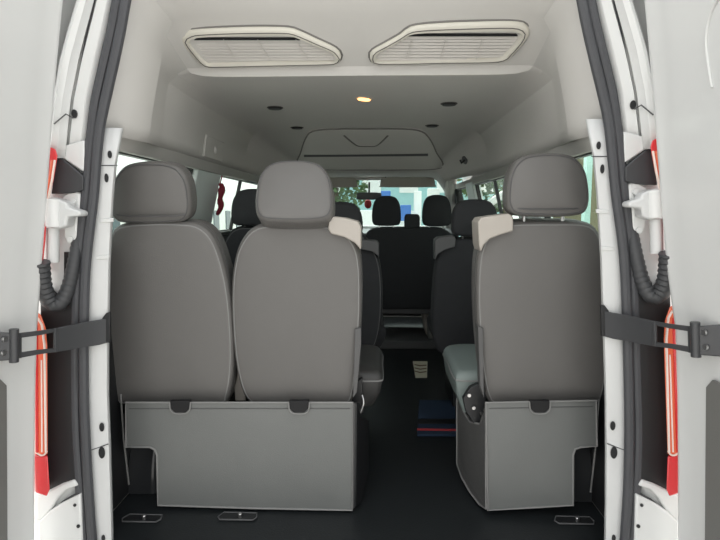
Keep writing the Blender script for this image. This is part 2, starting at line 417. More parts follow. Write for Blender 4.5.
# ================================================================== rear portal
STN = [-40, 0, 30, 60, 100, 130, 165, 200, 265, 330, 395, 440, 490, 540, 600]
AIN = [139, 130, 125, 119, 110, 103, 99.5, 97, 89.5, 87.5, 88, 90, 92.5, 96, 101]
BOUT = [123, 113, 107, 100, 91, 88, 84.5, 81, 74, 71.5, 71, 72, 76, 80, 86]
D0 = 1.70
def curve(vals):
    def f(v):
        for i in range(len(STN) - 1):
            if STN[i] <= v <= STN[i + 1]:
                t = (v - STN[i]) / (STN[i + 1] - STN[i]); return vals[i] + (vals[i + 1] - vals[i]) * t
        return vals[0] if v < STN[0] else vals[-1]
    return f
fa, fb = curve(AIN), curve(BOUT)
# weatherstrip: one loop with two ribs
def lerpt(t, x):
    for (a, b), (c, d) in zip(t, t[1:]):
        if a <= x <= c: return b + (d - b) * (x - a) / (c - a)
    return t[0][1] if x < t[0][0] else t[-1][1]
USUM = [(0, 706), (130, 708), (330, 711), (395, 713), (470, 716.5), (540, 717)]
VSH = [(0, -9), (250, -9), (300, -8), (340, -6.5), (400, -3), (450, 0), (600, 0)]
def PR(u, v, d, cap=800):
    return W(min(lerpt(USUM, v), cap) - (1.7 - d) * 8 - u, v + lerpt(VSH, v), d)
def sealpath(mix, dd):
    def half(f, sg):
        l = [f(fa(v) * (1 - mix) + fb(v) * mix, v, D0 + dd) for v in STN[::-1]]
        top = [f(152, -78, D0 + dd), f(180, -103, D0 + dd)]
        if mix > .5: top = [p + V((.02 * sg, 0, .03)) for p in top]
        return l + top
    a, b = half(W, -1), half(PR, 1)
    zt = a[-1].z + .03
    return smooth_loop(a + [V((-.3, D0 + dd, zt)), V((0, D0 + dd, zt + .005)), V((.3, D0 + dd, zt))] + b[::-1], 200, False)
mb = MB()
mb.tube(sealpath(.24, -.012), .0155, 10); mb.tube(sealpath(.74, -.008), .0150, 10); mb.tube(sealpath(.5, .004), .012, 8)
mb.build('weatherstrip', 'rubber', label='long dark grey rubber seal framing the rear opening', category='rubber seal')
# portal header above the frame, closes roof and doors opening
top = [V((-.99, 1.66, 1.36)), V((-.96, 1.66, 1.8)), V((-.82, 1.66, 2.06)), V((0, 1.66, 2.1)), V((.82, 1.66, 2.06)), V((.96, 1.66, 1.8)), V((.99, 1.66, 1.36))]
sp = sealpath(.5, 0)
ztop = max(p.z for p in sp)
MB().prism([V((-.70, 1.70, ztop + .0)), V((-.60, 1.70, ztop + .01)), V((.60, 1.70, ztop + .01)), V((.70, 1.70, ztop)), V((.84, 1.70, 2.06)), V((-.84, 1.70, 2.06))], (0, .03, 0)).build('trim_header', 'white', kind='structure')

def build_side(s):
    nm = 'left' if s < 0 else 'right'
    lr = nm
    def P(u, v, d=D0, du=0):
        return W(u, v, d) if s < 0 else PR(u, v, d)
    # --- inner D pillar (white painted)
    t = thing('trim_' + nm, None, None, kind='structure')
    stn = [128, 165, 200, 265, 318, 345, 395, 448, 500, 540, 600]
    inr = [122, 115.5, 112.5, 109.5, 108.5, 108, 108, 110, 111.5, 112.5, 116]
    rows = []
    for v, ui in zip(stn, inr):
        a = fa(v)
        rows.append([P(a - 6, v, D0 + .012), P(a + 1, v, D0 + .008), P(a + (ui - a) * .45, v, D0 + .010), P(ui - 1.5, v, D0 + .016), P(ui, v, D0 + .026), P(ui + .8, v, D0 + .10)])
    mb = MB(); mb.rings(rows, close=False); mb.build('pillar_face', 'white2', t, ang=40, solid=.004)
    mb = MB()
    for (u, v, r, ry) in ((110, 154.5, .0065, .012), (106.7, 178, .006, .014), (102, 427, .008, .015), (102, 452.5, .0105, .020), (103.5, 538, .006, .012)):
        mb.disc(P(u, v, D0 + .0075), (0, -1, 0), r, .003, 20, ry=ry)
    mb.build('hole_shade', 'dark', t)  # dark discs paint the shade inside the open pillar holes
    for (v, du) in ((165.5, 0), (448, -4)):
        a = fa(v) + 1
        mb = MB(); mb.tube([P(a, v + (2 if v > 400 else 0), D0 + .006), P(fa(v) + 18, v + du, D0 + .011)], .0016, 6); mb.build('seam', 'rubber', t)
    for v in (219, 256):
        MB().prism([P(fa(v) + 5, v, D0 + .006), P(fa(v) + 18, v - 1, D0 + .008), P(fa(v) + 18, v + 3, D0 + .008), P(fa(v) + 5, v + 4, D0 + .006)], (0, .01, 0)).build('pressing', 'white', t, bevel=.002)
    # arm slot: dark recess where the check arm enters
    MB().prism([P(*q, D0 + .004) for q in ((102, 318), (106, 313), (109.5, 312), (109.5, 343), (106, 342), (102, 340))], (0, .012, 0)).build('arm_slot', 'dark', t, bevel=.002)
    # --- outer jamb, white body steel
    stn = [-60, 0, 30, 60, 100, 130, 158]
    outc = [98, 80, 71, 63, 56, 53, 50, 46, 42, 38, 36, 36, 36, 37, 40]
    rows = []
    for v, uc in zip(stn, outc):
        b = fb(v) + 3; w_ = b - uc
        rows.append([P(b, v, D0 + .012), P(b - w_ * .25, v, D0 - .005), P(b - w_ * .52, v, D0 - .012), P(b - w_ * .54, v, D0 + .002), P(b - w_ * .60, v, D0 + .002),
                     P(b - w_ * .63, v, D0 - .03), P(b - w_ * .80, v, D0 - .045), P(b - w_ * .84, v, D0 - .050), P(uc, v, D0 - .055), P(uc - 2.5, v, D0 - .045), P(uc - 3, v, D0)])
    rws = rows[:7]
    mb = MB(); mb.rings(rws, close=False); mb.build('upper_jamb', 'white', t, ang=25, solid=.003)
    # groove cord
    MB().tube([P(*q, D0 - .010) for q in ((98, -20), (95, 0), (90, 20), (85.5, 40), (81.5, 62), (79, 80))], .0022, 6).build('seam', 'rubber', t)
    # low jamb base panel behind hinge and boot
    rows = []
    for v in (150, 200, 265, 330, 395, 440, 490, 540, 600):
        rows.append([P(fb(v) + 4, v, D0 + .012), P(fb(v) - 6, v, D0 + .004), P(56, v, D0 - .0), P(36, v, D0 + .0)])
    mb = MB(); mb.rings(rows, close=False); mb.build('lower_jamb', 'white', t, ang=30, solid=.003)
    # crease + hole at the top corner
    MB().tube([P(54, 124, D0 - .062), P(66, 114, D0 - .058), P(73, 118, D0 - .02)], .0022, 6).build('seam', 'capd', t)
    MB().disc(P(75, 114, D0 - .014), (0, -1, 0), .0085, .005, 20, ry=.013).build('hole_shade', 'dark', t)  # open hole, its dark inside painted as a disc
    MB().prism([P(*q, D0 - .022) for q in ((54, 140), (62, 146), (84, 140), (84, 172), (70, 163), (57, 155), (53, 150))], (0, .02, 0)).build('corner_plate', 'white', t, bevel=.004)
    # dark triangular filler
    MB().prism([P(*q, D0 - .030) for q in ((57, 155), (70, 165), (83, 176), (83, 190), (72, 193), (51, 194), (54, 172))], (0, .02, 0)).build('corner_filler', 'rubber2', t, bevel=.003)
    # dark panel beside the lamp
    MB().prism([P(*q, D0 - .020) for q in ((40, 288), (50, 290), (60, 300), (70, 286), (77, 264), (76, 480), (60, 489), (46, 498), (42, 498))], (0, .02, 0)).build('lamp_surround', 'dark', t, bevel=.003)
    # bottom steel shapes
    MB().prism([P(*q, D0 - .03) for q in ((38, 522), (48, 512), (62, 503), (80, 494), (82, 545), (84, 600), (38, 600))], (0, .028, 0)).build('sill_step', 'white', t, bevel=.006)
    MB().prism([P(*q, D0 - .028) for q in ((36, 497), (50, 490), (62, 484), (74, 480), (78, 486), (66, 490), (58, 498), (52, 508), (42, 520), (36, 522))], (0, .02, 0)).build('sill_rib', 'white', t, bevel=.006)
    MB().tube(smooth_loop([P(*q, D0 - .018) for q in ((42, 527), (50, 521), (57, 512), (64, 502), (78, 494))], 16, False), .006, 8).build('seam', 'rubber2', t)
    for (u, v, r) in ((78.5, 526, .006), (75, 505, .005)): MB().disc(P(u, v, D0 - .031), (0, -1, 0), r, .003, 14).build('hole_shade', 'dark', t)  # holes painted as flat dark discs
    # --- tail lamp
    tl = thing('tail_lamp', 'tall red tail lamp on the %s rear corner of the body' % lr, 'tail lamp', 'rear tail lamps')
    dl = D0 - .075
    MB().prism([P(*q, dl) for q in ((49, 146), (56, 149), (58, 156), (54, 180), (48, 206), (46, 240), (42, 275), (36, 275), (38, 240), (42, 200))], (s * .04, .045, 0)).build('upper_lens', 'red', tl, bevel=.005)
    MB().tube([P(55, 160, dl - .001), P(52, 180, dl - .001), P(47, 205, dl - .001)], .0035, 8).build('clear_strip', 'clear', tl)
    MB().tube([P(52, 160, dl - .001), P(49.5, 180, dl - .001), P(45, 205, dl - .001)], .0035, 8).build('orange_strip', 'orange', tl)
    MB().prism([P(*q, dl) for q in ((35, 318), (38, 313), (41, 315), (46, 328), (47.5, 345), (48, 455), (35, 455))], (s * .04, .05, 0)).build('turn_lens', 'orange', tl, bevel=.005)
    MB().prism([P(*q, dl) for q in ((34, 456), (48, 456), (50, 490), (47, 497), (35, 493))], (s * .04, .05, 0)).build('lower_lens', 'red', tl, bevel=.005)
    MB().tube([P(37.8, 318, dl), P(42, 325, dl - .001), P(44.5, 345, dl - .001), P(46, 452, dl - .001)], .0036, 8).build('clear_strip', 'clear', tl)
    MB().tube([P(36.5, 325, dl), P(36.5, 350, dl - .001), P(37, 452, dl - .001)], .005, 8).build('red_strip', 'red', tl)
    MB().tube([P(41.5, 360, dl - .001), P(42, 452, dl - .001)], .0024, 8).build('clear_strip', 'clear', tl)
    MB().tube(smooth_loop([P(*q, dl - .001) for q in ((36, 452), (40, 455), (44, 455), (47, 451))], 8, False), .003, 8).build('clear_strip', 'clear', tl)
    # --- hinge
    h = thing('door_hinge', 'white upper hinge joining the %s rear door to the body' % lr, 'hinge', 'white rear door hinges')
    MB().prism([P(*q, D0 - .022) for q in ((62, 196), (72, 190), (80, 193), (80, 208), (77, 214), (77, 236), (73, 244), (67, 244), (64, 236), (64, 214))], (0, .03, 0)).build('body_plate', 'white', h, bevel=.006)
    ax = P(54, 212, D0 - .065)
    MB().tube([P(54, 199, D0 - .065), P(54, 227, D0 - .065)], .024, 16).build('knuckle', 'white', h, bevel=.003)
    MB().prism([P(*q, D0 - .075) for q in ((44, 200), (50, 197), (58, 199), (67, 203), (67, 207), (80, 211), (80, 216), (67, 217), (66, 226), (58, 229), (44, 226))], (0, .05, 0)).build('arm_plate', 'white2', h, bevel=.006)
    for (u, v) in ((74, 201), (71, 239)): MB().disc(P(u, v, D0 - .022), (0, -1, 0), .010, .008, 6).build('bolt', 'white', h, bevel=.001)
    MB().tube([P(53, 228, D0 - .05), P(53, 262, D0 - .05)], .018, 14).build('pin_tube', 'white2', h)
    # sticker on the jamb
    MB().prism([P(*q, D0 - .004) for q in ((64, 252), (68.5, 252), (68, 275), (64, 275))], (0, .003, 0)).build('label_plate', 'dark', None, label='small black label plate on the %s door jamb' % lr, category='label', group='jamb label plates') if s < 0 else None
    # --- corrugated wiring boot
    path = smooth_loop([P(*q) for q in ((40, 262, D0 - .09), (43, 285, D0 - .07), (50, 302, D0 - .05), (60, 303, D0 - .04), (68, 288, D0 - .03), (74, 262, D0 - .022), (78, 235, D0 + .0))], 66, False)
    mb = MB(); mb.tube(path, [(.024 + .0016 * math.sin(i * 2.1)) * (1.15 - .45 * i / 66) for i in range(66)], 12)
    mb.build('wiring_boot', 'rubber2', label='black corrugated cable boot looping below the %s hinge' % lr, category='cable boot', group='cable boots')
    # --- check arm
    ca = thing('check_arm', 'black steel strap holding the %s rear door open' % lr, 'door strap', 'door check straps')
    st = [(109.5, 317.5, 342, 1.716), (98, 320, 345, 1.690), (84, 322, 347, 1.655), (68, 325.5, 350, 1.61), (56, 328, 352, 1.575)]
    def ribbon(mb, st, th=.008):
        loop = []
        for (u, v0, v1, d) in st:
            a, b = P(u, v0, d), P(u, v1, d)
            loop.append([a, b])
        rs = []
        for i, (a, b) in enumerate(loop):
            tdir = (loop[min(i + 1, len(loop) - 1)][0] - loop[max(i - 1, 0)][0]).normalized(); nn = tdir.cross(V((0, 0, 1))).normalized() * th / 2
            rs.append([a + nn, b + nn, b - nn, a - nn])
        mb.rings(rs)
    mb = MB(); ribbon(mb, st); mb.build('strap', 'arm', ca, bevel=.002)
    mb = MB()
    e0 = [(56.5, 328, 331.5, 1.575), (40, 330.5, 335, 1.53), (19, 333, 338, 1.475)]; e1 = [(56.5, 348, 352, 1.575), (40, 349.5, 354, 1.53), (19, 352.5, 358, 1.475)]
    ribbon(mb, e0); ribbon(mb, e1); ribbon(mb, [(57, 328, 352, 1.5755), (54, 328.2, 352, 1.567)], .0085); ribbon(mb, [(21, 333, 358, 1.48), (17, 333, 358.5, 1.468)])
    mb.build('slotted_end', 'arm', ca, bevel=.0015)
    MB().tube([P(14, 329, 1.455), P(14, 362, 1.455)], .0125, 14).build('pivot_pin', 'arm', ca)
    br = MB(); br.prism([P(16, 333, 1.455), P(16, 360, 1.455), P(-12, 362, 1.41), P(-12, 331, 1.41)], V((s * .012, 0, 0))); br.build('bracket', 'arm', ca, bevel=.003)
    for (u, v, d_) in ((4, 339, 1.435), (3, 353, 1.433)): MB().disc(P(u, v, d_), (-s, -.1, 0), .008, .006, 14).build('bolt', 'metal', ca)

    # --- open rear door
    dn = 'door_1' if s < 0 else 'door_2'
    dr = thing(dn, None, None, kind='structure')
    edge_u = {-80: 74, 0: 62, 65: 56, 130: 51, 200: 46, 265: 41, 330: 36.5, 395: 34.5, 470: 34, 540: 34, 620: 36}
    rows = []; door_dx = 0
    for v, u in edge_u.items():
        e = W(u, v, 1.60) if s < 0 else W(lerpt([(100, 707), (265, 708), (330, 712.5)], v) - u, v, 1.60)
        x = e.x
        z = e.z
        def q(xx, y): return V((xx, y, z))
        rows.append([q(x + s * .06, 1.585), q(x + s * .028, 1.600), q(x, 1.603), q(x - s * .001, 1.597), q(x + s * .0, 1.590), q(x + s * .003, 1.585), q(x + s * .008, 1.53), q(x + s * .016, 1.485), q(x + s * .026, 1.40), q(x + s * .034, 1.2), q(x + s * .036, .85), q(x + s * .09, .85), q(x + s * .10, 1.2), q(x + s * .09, 1.585)])
    mb = MB(); mb.rings(rows, True); mb.build('skin', 'white', dr, ang=30)
    def X(z):   # inner face x near y=1.4
        rr = rows
        for a, b in zip(rr, rr[1:]):
            if b[8].z <= z <= a[8].z:
                t_ = (a[8].z - z) / (a[8].z - b[8].z); return a[8].x + (b[8].x - a[8].x) * t_
        return rr[0][8].x if z > rr[0][8].z else rr[-1][8].x
    # lower trim card
    ys = 1.487 if s < 0 else 1.478
    zt = .63 if s < 0 else .65
    pts = [V((X(z) - s * .016, y, z)) for y, z in ((ys, -.1), (ys, zt - .03), (ys - .03, zt), (.9, zt), (.9, -.1))]
    MB().prism(pts, (s * .010, 0, 0)).build('trim_card', 'trimd', dr, bevel=.003)
    # window with rubber edge
    mb = MB(); wl = smooth_loop([V((X(z) - s * .004, y, z)) for y, z in ((1.22, 1.24), (1.262, 1.33), (1.272, 1.40), (1.262, 1.47), (1.20, 1.56), (1.0, 1.58), (.92, 1.5), (.92, 1.1), (1.1, 1.12))], 60)
    mb.tube(wl, .010, 8, True); mb.build('window_rubber', 'rubber', dr)
    mb = MB(); mb.prism(wl, (s * .006, 0, 0)); mb.build('window_pane', 'bwin', dr, smooth=False)
    # pressed arch around the window
    mb = MB(); wl = smooth_loop([V((X(z) - s * .001, y, z)) for y, z in ((1.375, 1.40), (1.387, 1.50), (1.365, 1.56), (1.31, 1.60), (1.2, 1.63), (.95, 1.64))], 40, False)
    mb.tube(wl, .0035, 8); mb.build('pressed_rib', 'white', dr)
build_side(-1); build_side(1)

# ================================================================== SEATS
def seat_back(root, px, dtop, dbot, vtop, vbot, th, m, pipem, r=.022, bulge=.009, seam=True):
    def P(u, v): return W(u, v, dtop + (dbot - dtop) * (v - vtop) / (vbot - vtop))
    pts = [P(u, v) for u, v in px]
    a, b = P(300, vtop), P(300, vbot); ax = (b - a).normalized(); n = V((1, 0, 0)).cross(ax); n = n if n.y < 0 else -n
    ol = smooth_loop(pts, 96)
    mb = MB(); pillow(mb, ol, n, th, r, bulge)
    bk = mb.build('backrest', m, root, ang=60)
    if pipem:
        MB().tube(inset_loop(ol, n, r * .55, r * .80), .0032, 6, True).build('piping', pipem, bk)
        MB().tube(inset_loop(ol, n, .001, -.02), .0025, 6, True).build('seam', 'seamd', bk)
    return bk, n
def headrest(root, px, d, m, th=.10, r=.024, seam=True, tilt=.0, posts=True):
    px = list(px); vs = [p[1] for p in px]; v0, v1 = min(vs), max(vs)
    pts = [W(u, v, d + tilt * (v - v0) / (v1 - v0)) for u, v in px]
    ol = smooth_loop(pts, 72); n = V((0, -1, -tilt / .22)).normalized()
    mb = MB(); pillow(mb, ol, n, th, r, .012, .006)
    hr = mb.build('headrest', m, root, ang=60)
    c = sum(ol, V()) / len(ol); zb = min(p.z for p in ol); w = max(p.x for p in ol) - min(p.x for p in ol)
    if seam:
        MB().tube(inset_loop(ol, n, r * .42, r * .86), .0022, 6, True).build('seam', 'seamd', hr)
        y0 = c.y - r - .004; zz = zb + .028
        MB().tube([V((c.x - w * .42, y0 + .012, zz + .004)), V((c.x - w * .3, y0, zz)), V((c.x, y0 - .003, zz - .002)), V((c.x + w * .3, y0, zz)), V((c.x + w * .42, y0 + .012, zz + .004))], .0028, 6).build('seam', 'seamd', hr)
    if posts:
        for sx in (-1, 1):
            p = V((c.x + sx * w * .24, c.y + .03, zb - .05)); MB().tube([p, p + V((0, 0, .09))], .006, 10).build('post', 'metal', hr)
    return hr
def cushion(root, x0, x1, y0, y1, z0, z1, m, pipem=None, name='cushion', tilt=0):
    ol = smooth_loop([V((x, y, z1 - .0)) for x, y in ((x0, y0 + .03), (x0 + .03, y0), ((x0 + x1) / 2, y0), (x1 - .03, y0), (x1, y0 + .03), (x1, (y0 + y1) / 2), (x1, y1 - .06), (x1 - .05, y1), ((x0 + x1) / 2, y1 + .01), (x0 + .05, y1), (x0, y1 - .06), (x0, (y0 + y1) / 2))], 72)
    # horizontal pillow by hand
    c = sum(ol, V()) / 72; hx = (x1 - x0) / 2; hy = (y1 - y0) / 2; r = .035; H = z1 - z0
    def ring(i, z): return [V((c.x + (p.x - c.x) * (1 - i / hx), c.y + (p.y - c.y) * (1 - i / hy), z)) for p in ol]
    rs = [ring(min(hx, hy) * .8 * (1 - k / 4) + r, z1 + .012 * (1 - (k / 4) ** 2)) for k in range(4)] + [ring(r * (1 - math.sin(a)), z1 - r + r * math.cos(a)) for a in [math.pi / 2 * k / 5 for k in range(6)]]
    rs += [ring(.01, z1 - H * .6), ring(.04, z0)]
    mb = MB(); mb.rings(rs); cu = mb.build(name, m, root, ang=60)
    if pipem: MB().tube(ring(.0, z1 - r - .004), .0035, 6, True).build('piping', pipem, cu)
    return cu
def base_frame(root, x0, x1, y0, y1, z1, fz=-.04):
    mb = MB()
    for x in (x0, x1 - .03): mb.prism([V((x, y0 + .02, fz)), V((x, y1 - .02, fz)), V((x, y1 - .06, z1)), V((x, y0 + .06, z1))], (.03, 0, 0))
    mb.box((x0, y0 + .05, z1 - .04), (x1, y1 - .05, z1)); mb.build('base_frame', 'dark', root, bevel=.004)

L_BACK = [(150, 221), (187, 221.5), (202, 225), (213, 235), (221, 252), (228, 278), (232.5, 310), (234.5, 345), (233.5, 375), (229, 397), (222, 403), (170, 404), (124, 403), (116, 397), (111, 370), (109, 330), (108.5, 290), (109, 258), (111, 238), (120, 225)]
M_BACK = [(300, 223), (268, 223.5), (254, 227), (244, 237), (237, 252), (233, 275), (232, 300), (233, 330), (236, 360), (241, 384), (248, 399), (260, 404), (300, 404), (342, 404), (352, 400), (357, 375), (360.5, 335), (362, 295), (361, 262), (356, 243), (345, 230), (328, 224)]
R_BACK = [(545, 221), (580, 221.5), (593, 226), (600, 238), (604, 265), (606, 300), (607, 340), (605, 375), (601, 396), (592, 403), (545, 404), (497, 404), (487, 397), (482, 378), (478.5, 350), (476, 315), (475.5, 285), (477, 258), (482, 240), (492, 228), (510, 222)]
HR = [(295, 161.5), (310, 162.5), (322, 167), (330.5, 179), (334, 197), (333.5, 212), (328, 220.5), (312, 223), (295, 223.5), (276, 223), (262, 221), (256.5, 213), (256, 197), (259.5, 179), (268, 167), (280, 162.5)]
def hshift(du, dv, k=1, kv=1): return [((u - 295) * k + 295 + du, (v - 162) * kv + 162 + dv) for u, v in HR]

bench = thing('bench_seat', 'grey leather two-place bench seat on the left with a shared rear skirt', 'seat')
for px in (L_BACK, M_BACK): seat_back(bench, px, 1.96, 2.03, 222, 404, .13, 'leather', 'pipe')
headrest(bench, hshift(-143, 0, 1.02), 1.93, 'leather', tilt=.03)
headrest(bench, hshift(0, 0), 1.97, 'leather', tilt=-.09)
cx = W(378, 350, 2.5).x
cushion(bench, -.78, -.395, 2.12, 2.60, .30, .46, 'cushd', 'pipe'); cushion(bench, -.385, W(382, 350, 2.5).x, 2.12, 2.60, .30, .46, 'cushd', 'pipe')
base_frame(bench, -.76, -.03, 2.10, 2.5, .30)
single = thing('single_seat', 'grey leather single seat on the right of the rear row', 'seat')
seat_back(single, R_BACK, 1.96, 2.03, 222, 404, .13, 'leather', 'pipe')
headrest(single, hshift(252, -8.5, 1.05, 1.03), 1.93, 'leather')
xl = W(443, 350, 2.55).x
cushion(single, xl, .78, 2.12, 2.60, .28, .465, 'cush', 'pipe')
base_frame(single, xl + .10, .76, 2.10, 2.5, .30)
# belt outlet caps
for root, px in ((bench, [(328, 229), (329, 221), (333, 216.5), (345, 218), (358, 221.5), (361, 227), (361, 250), (355, 243), (344, 237), (331, 234)]),
                 (single, [(478, 222), (481, 217.5), (495, 215.5), (509, 213.5), (513.5, 217), (513.5, 231), (500, 235), (490, 239), (484, 245), (481, 252), (479, 245)])):
    MB().prism([W(u, v, 1.905) for u, v in px], (0, .13, 0)).build('belt_guide', 'cap', root, bevel=.005, seg=3)
# skirts
def skirt(root, px, d, bend=.012):
    pts = [W(u, v, d) for u, v in px]
    sk = MB().prism(pts, (0, .008, 0)).build('skirt', 'skirt', root, bevel=.003)
    MB().tube([p + V((0, -.001, 0)) for p in pts], .0042, 8, True).build('piping', 'pipe', sk)
    u0 = px[0][0] + 3; u1 = px[1][0] - 3
    MB().tube([W(u0, px[0][1] + 6, d - .001), W(u1, px[1][1] + 6, d - .001)], .002, 6).build('seam', 'seamd', sk)
    return sk
def dens(px):
    out = []
    for a, b in zip(px, px[1:] + px[:1]):
        L = math.hypot(b[0] - a[0], b[1] - a[1]); n = max(1, int(L / 8))
        for k in range(n): out.append((a[0] + (b[0] - a[0]) * k / n, a[1] + (b[1] - a[1]) * k / n))
    return out
skl = [(126, 402.5), (353, 402.5), (352, 510), (250, 508), (158, 505), (157, 455), (155, 449.5), (150, 447), (126, 447)]
skr = [(486, 402.5), (596, 400.5), (597, 446), (581, 447), (575, 449), (573, 455), (573, 505), (530, 507.5), (488, 510)]
S1 = skirt(bench, skl, 1.945); S2 = skirt(single, skr, 1.945)
for sk, uu in ((S1, 180), (S1, 299), (S2, 540)):
    MB().prism([W(uu + a, b, 1.938) for a, b in ((-10, 401), (10, 401), (9, 409), (5, 412.5), (-5, 412.5), (-9, 409))], (0, .02, 0)).build('clip', 'black', sk, bevel=.002)
    MB().tube(smooth_loop([W(uu + a, b, 1.936) for a, b in ((-10.5, 402), (-9.5, 410), (-5, 413.5), (5, 413.5), (9.5, 410), (10.5, 402))], 20, False), .0028, 6).build('clip_rim', 'pipe', sk)
# side flaps
def flap(root, px, m='skirt'):
    pts = [W(*q) for q in px]
    o = MB().prism(pts, (.012, .004, 0)).build('side_flap', m, root, bevel=.003)
    MB().tube(pts, .004, 8, True).build('piping', 'pipe' if m != 'dark' else 'seamd', o)
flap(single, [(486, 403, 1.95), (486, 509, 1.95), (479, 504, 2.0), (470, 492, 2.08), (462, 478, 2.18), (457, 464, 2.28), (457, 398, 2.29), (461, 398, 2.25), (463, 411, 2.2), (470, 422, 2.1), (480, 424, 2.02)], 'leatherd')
flap(bench, [(354, 403, 1.95), (353, 508, 1.95), (358, 503, 2.0), (364, 488, 2.1), (366, 470, 2.2), (366, 420, 2.25), (358, 418, 2.05), (357, 403, 2.0)], 'dark')
# recliner brackets with bolts
MB().prism([W(u, v, 2.06) for u, v in ((470, 388), (486, 380), (487, 425), (474, 424), (466, 412), (463, 399))], (.0, .03, 0)).build('recliner', 'dark', single, bevel=.003)
for (u, v) in ((469, 395), (473.5, 407.5), (481.5, 413)):
    MB().disc(W(u, v, 2.055), (0, -1, 0), .007, .008, 12).build('bolt', 'metal', single)
MB().prism([W(u, v, 2.06) for u, v in ((352, 385), (362, 378), (364, 412), (358, 418), (352, 410))], (0, .03, 0)).build('recliner', 'dark', bench, bevel=.003)
MB().tube(smooth_loop([W(*q) for q in ((362, 395, 2.05), (363.5, 403, 2.04), (360, 413, 2.04))], 10, False), .004).build('lever', 'metal', bench)
MB().prism([W(u, v, 2.10) for u, v in ((237, 365), (239, 375), (245, 386), (246, 401), (235, 401), (234, 388), (231, 384))], (0, .02, 0)).build('buckle', 'cap', bench, bevel=.004)
# purple-grey side pocket edge
for root, px in ((single, [(478, 326), (483, 328), (484, 398), (480, 385)]), (bench, [(355, 329), (361, 328), (361, 345), (357, 392), (353, 398)])):
    MB().prism([W(u, v, 1.965) for u, v in px], (0, .05, 0)).build('side_strip', 'seamd', root, bevel=.002)

# --- second row (black fabric)
def HRd(c, w, v0, v1): return [((u - 295) * w / 78 + c, (v - 162) * (v1 - v0) / 61.5 + v0) for u, v in HR]
b2 = thing('bench_seat', 'black fabric two-place bench seat in the row ahead of the grey left bench', 'seat')
seat_back(b2, [(340, 226), (310, 226), (300, 232), (294, 250), (292, 290), (294, 340), (305, 352), (350, 353), (372, 350), (380, 330), (382.5, 300), (381, 270), (376, 252), (366, 238), (355, 228)], 2.93, 2.98, 226, 353, .12, 'fabric', 'capd')
seat_back(b2, [(255, 226), (238, 227), (229, 234), (223, 250), (221, 290), (223, 340), (235, 352), (270, 353), (286, 350), (291, 330), (292, 290), (290, 250), (284, 234), (274, 227)], 2.93, 2.98, 226, 353, .12, 'fabric', 'capd')
headrest(b2, HRd(340, 45, 202, 238), 2.9, 'fabric', seam=False); headrest(b2, HRd(254, 45, 189, 226), 2.9, 'fabric', seam=False)
MB().prism([W(u, v, 2.88) for u, v in ((357, 241), (360, 239.5), (377, 241), (379, 244), (379, 257), (373, 252), (360, 249))], (0, .1, 0)).build('belt_guide', 'capd', b2, bevel=.004)
cushion(b2, W(232, 350, 3.0).x, W(381, 350, 3.0).x + .02, 3.06, 3.52, .30, .45, 'fabric'); base_frame(b2, -.74, -.03, 3.04, 3.45, .30)
r2 = thing('single_seat', 'black fabric single seat in the row ahead of the grey right seat', 'seat')
seat_back(r2, [(470, 238), (450, 240), (441, 248), (436, 262), (433, 290), (432, 320), (435, 345), (444, 353), (480, 354), (520, 354), (531, 345), (534, 310), (532, 270), (526, 248), (512, 240), (490, 238)], 2.93, 2.98, 238, 354, .12, 'fabric', None)
headrest(r2, HRd(475, 46, 199.5, 236.5), 2.9, 'fabric', seam=False)
MB().prism([W(u, v, 2.88) for u, v in ((435, 240), (438, 237.5), (453, 235.5), (456, 238), (455, 247), (445, 250), (438, 254), (435, 260))], (0, .1, 0)).build('belt_guide', 'capd', r2, bevel=.004)
cushion(r2, W(434, 350, 3.0).x, W(434, 350, 3.0).x + .5, 3.06, 3.52, .30, .45, 'fabric'); base_frame(r2, W(434, 350, 3.0).x + .12, .80, 3.04, 3.45, .30)
# --- cab seats
cb = thing('cab_bench', 'black fabric cab bench with two headrests under the windscreen', 'seat')
seat_back(cb, [(411, 227.5), (390, 227.5), (375, 228.5), (367, 233), (363.5, 242), (362, 262), (362, 290), (364, 305), (380, 309), (411, 309), (440, 309), (452, 305), (455, 290), (455, 262), (454, 242), (450, 233), (442, 228.5), (430, 227.5)], 4.50, 4.56, 227, 309, .12, 'fabric', None, r=.025)
headrest(cb, HRd(386.5, 29, 196, 226), 4.48, 'fabric', seam=False); headrest(cb, HRd(437, 29, 195, 226.5), 4.48, 'fabric', seam=False)
MB().prism([W(u, v, 4.49) for u, v in ((404.5, 228), (404.5, 217), (406, 214), (418, 214), (420, 217), (420, 228))], (0, .06, 0)).build('belt_guide', 'fabric', cb, bevel=.01)
cushion(cb, W(364, 300, 4.56).x, W(455, 300, 4.56).x, 4.66, 5.12, .24, .38, 'fabric'); 
MB().box((W(366, 300, 4.56).x, 4.56, .235), (W(453, 300, 4.56).x, 4.60, .30)).build('crossbar', 'capd', cb, bevel=.006)
for u in (379.5, 432.5):
    mb = MB(); p = W(u, 345, 4.50); mb.prism([V((p.x - .036, 4.5, .031)), V((p.x + .036, 4.5, .031)), V((p.x + .036, 4.5, .15)), V((p.x + .022, 4.5, .19)), V((p.x - .022, 4.5, .19)), V((p.x - .036, 4.5, .15))], (0, .18, 0)); mb.build('base_foot', 'trimd', cb, bevel=.008)
dv = thing('driver_seat', 'black fabric driver seat almost hidden behind the middle grey headrest', 'seat')
seat_back(dv, [(310, 228), (290, 230), (282, 240), (279, 262), (279, 290), (284, 307), (310, 309), (334, 307), (340, 290), (340, 262), (337, 240), (330, 230)], 4.50, 4.56, 227, 309, .12, 'fabric', None, r=.025)
headrest(dv, HRd(310, 29, 196, 226), 4.48, 'fabric', seam=False)
cushion(dv, W(282, 300, 4.56).x, W(338, 300, 4.56).x, 4.66, 5.12, .24, .38, 'fabric'); base_frame(dv, -.76, -.36, 4.66, 5.1, .24, .031)
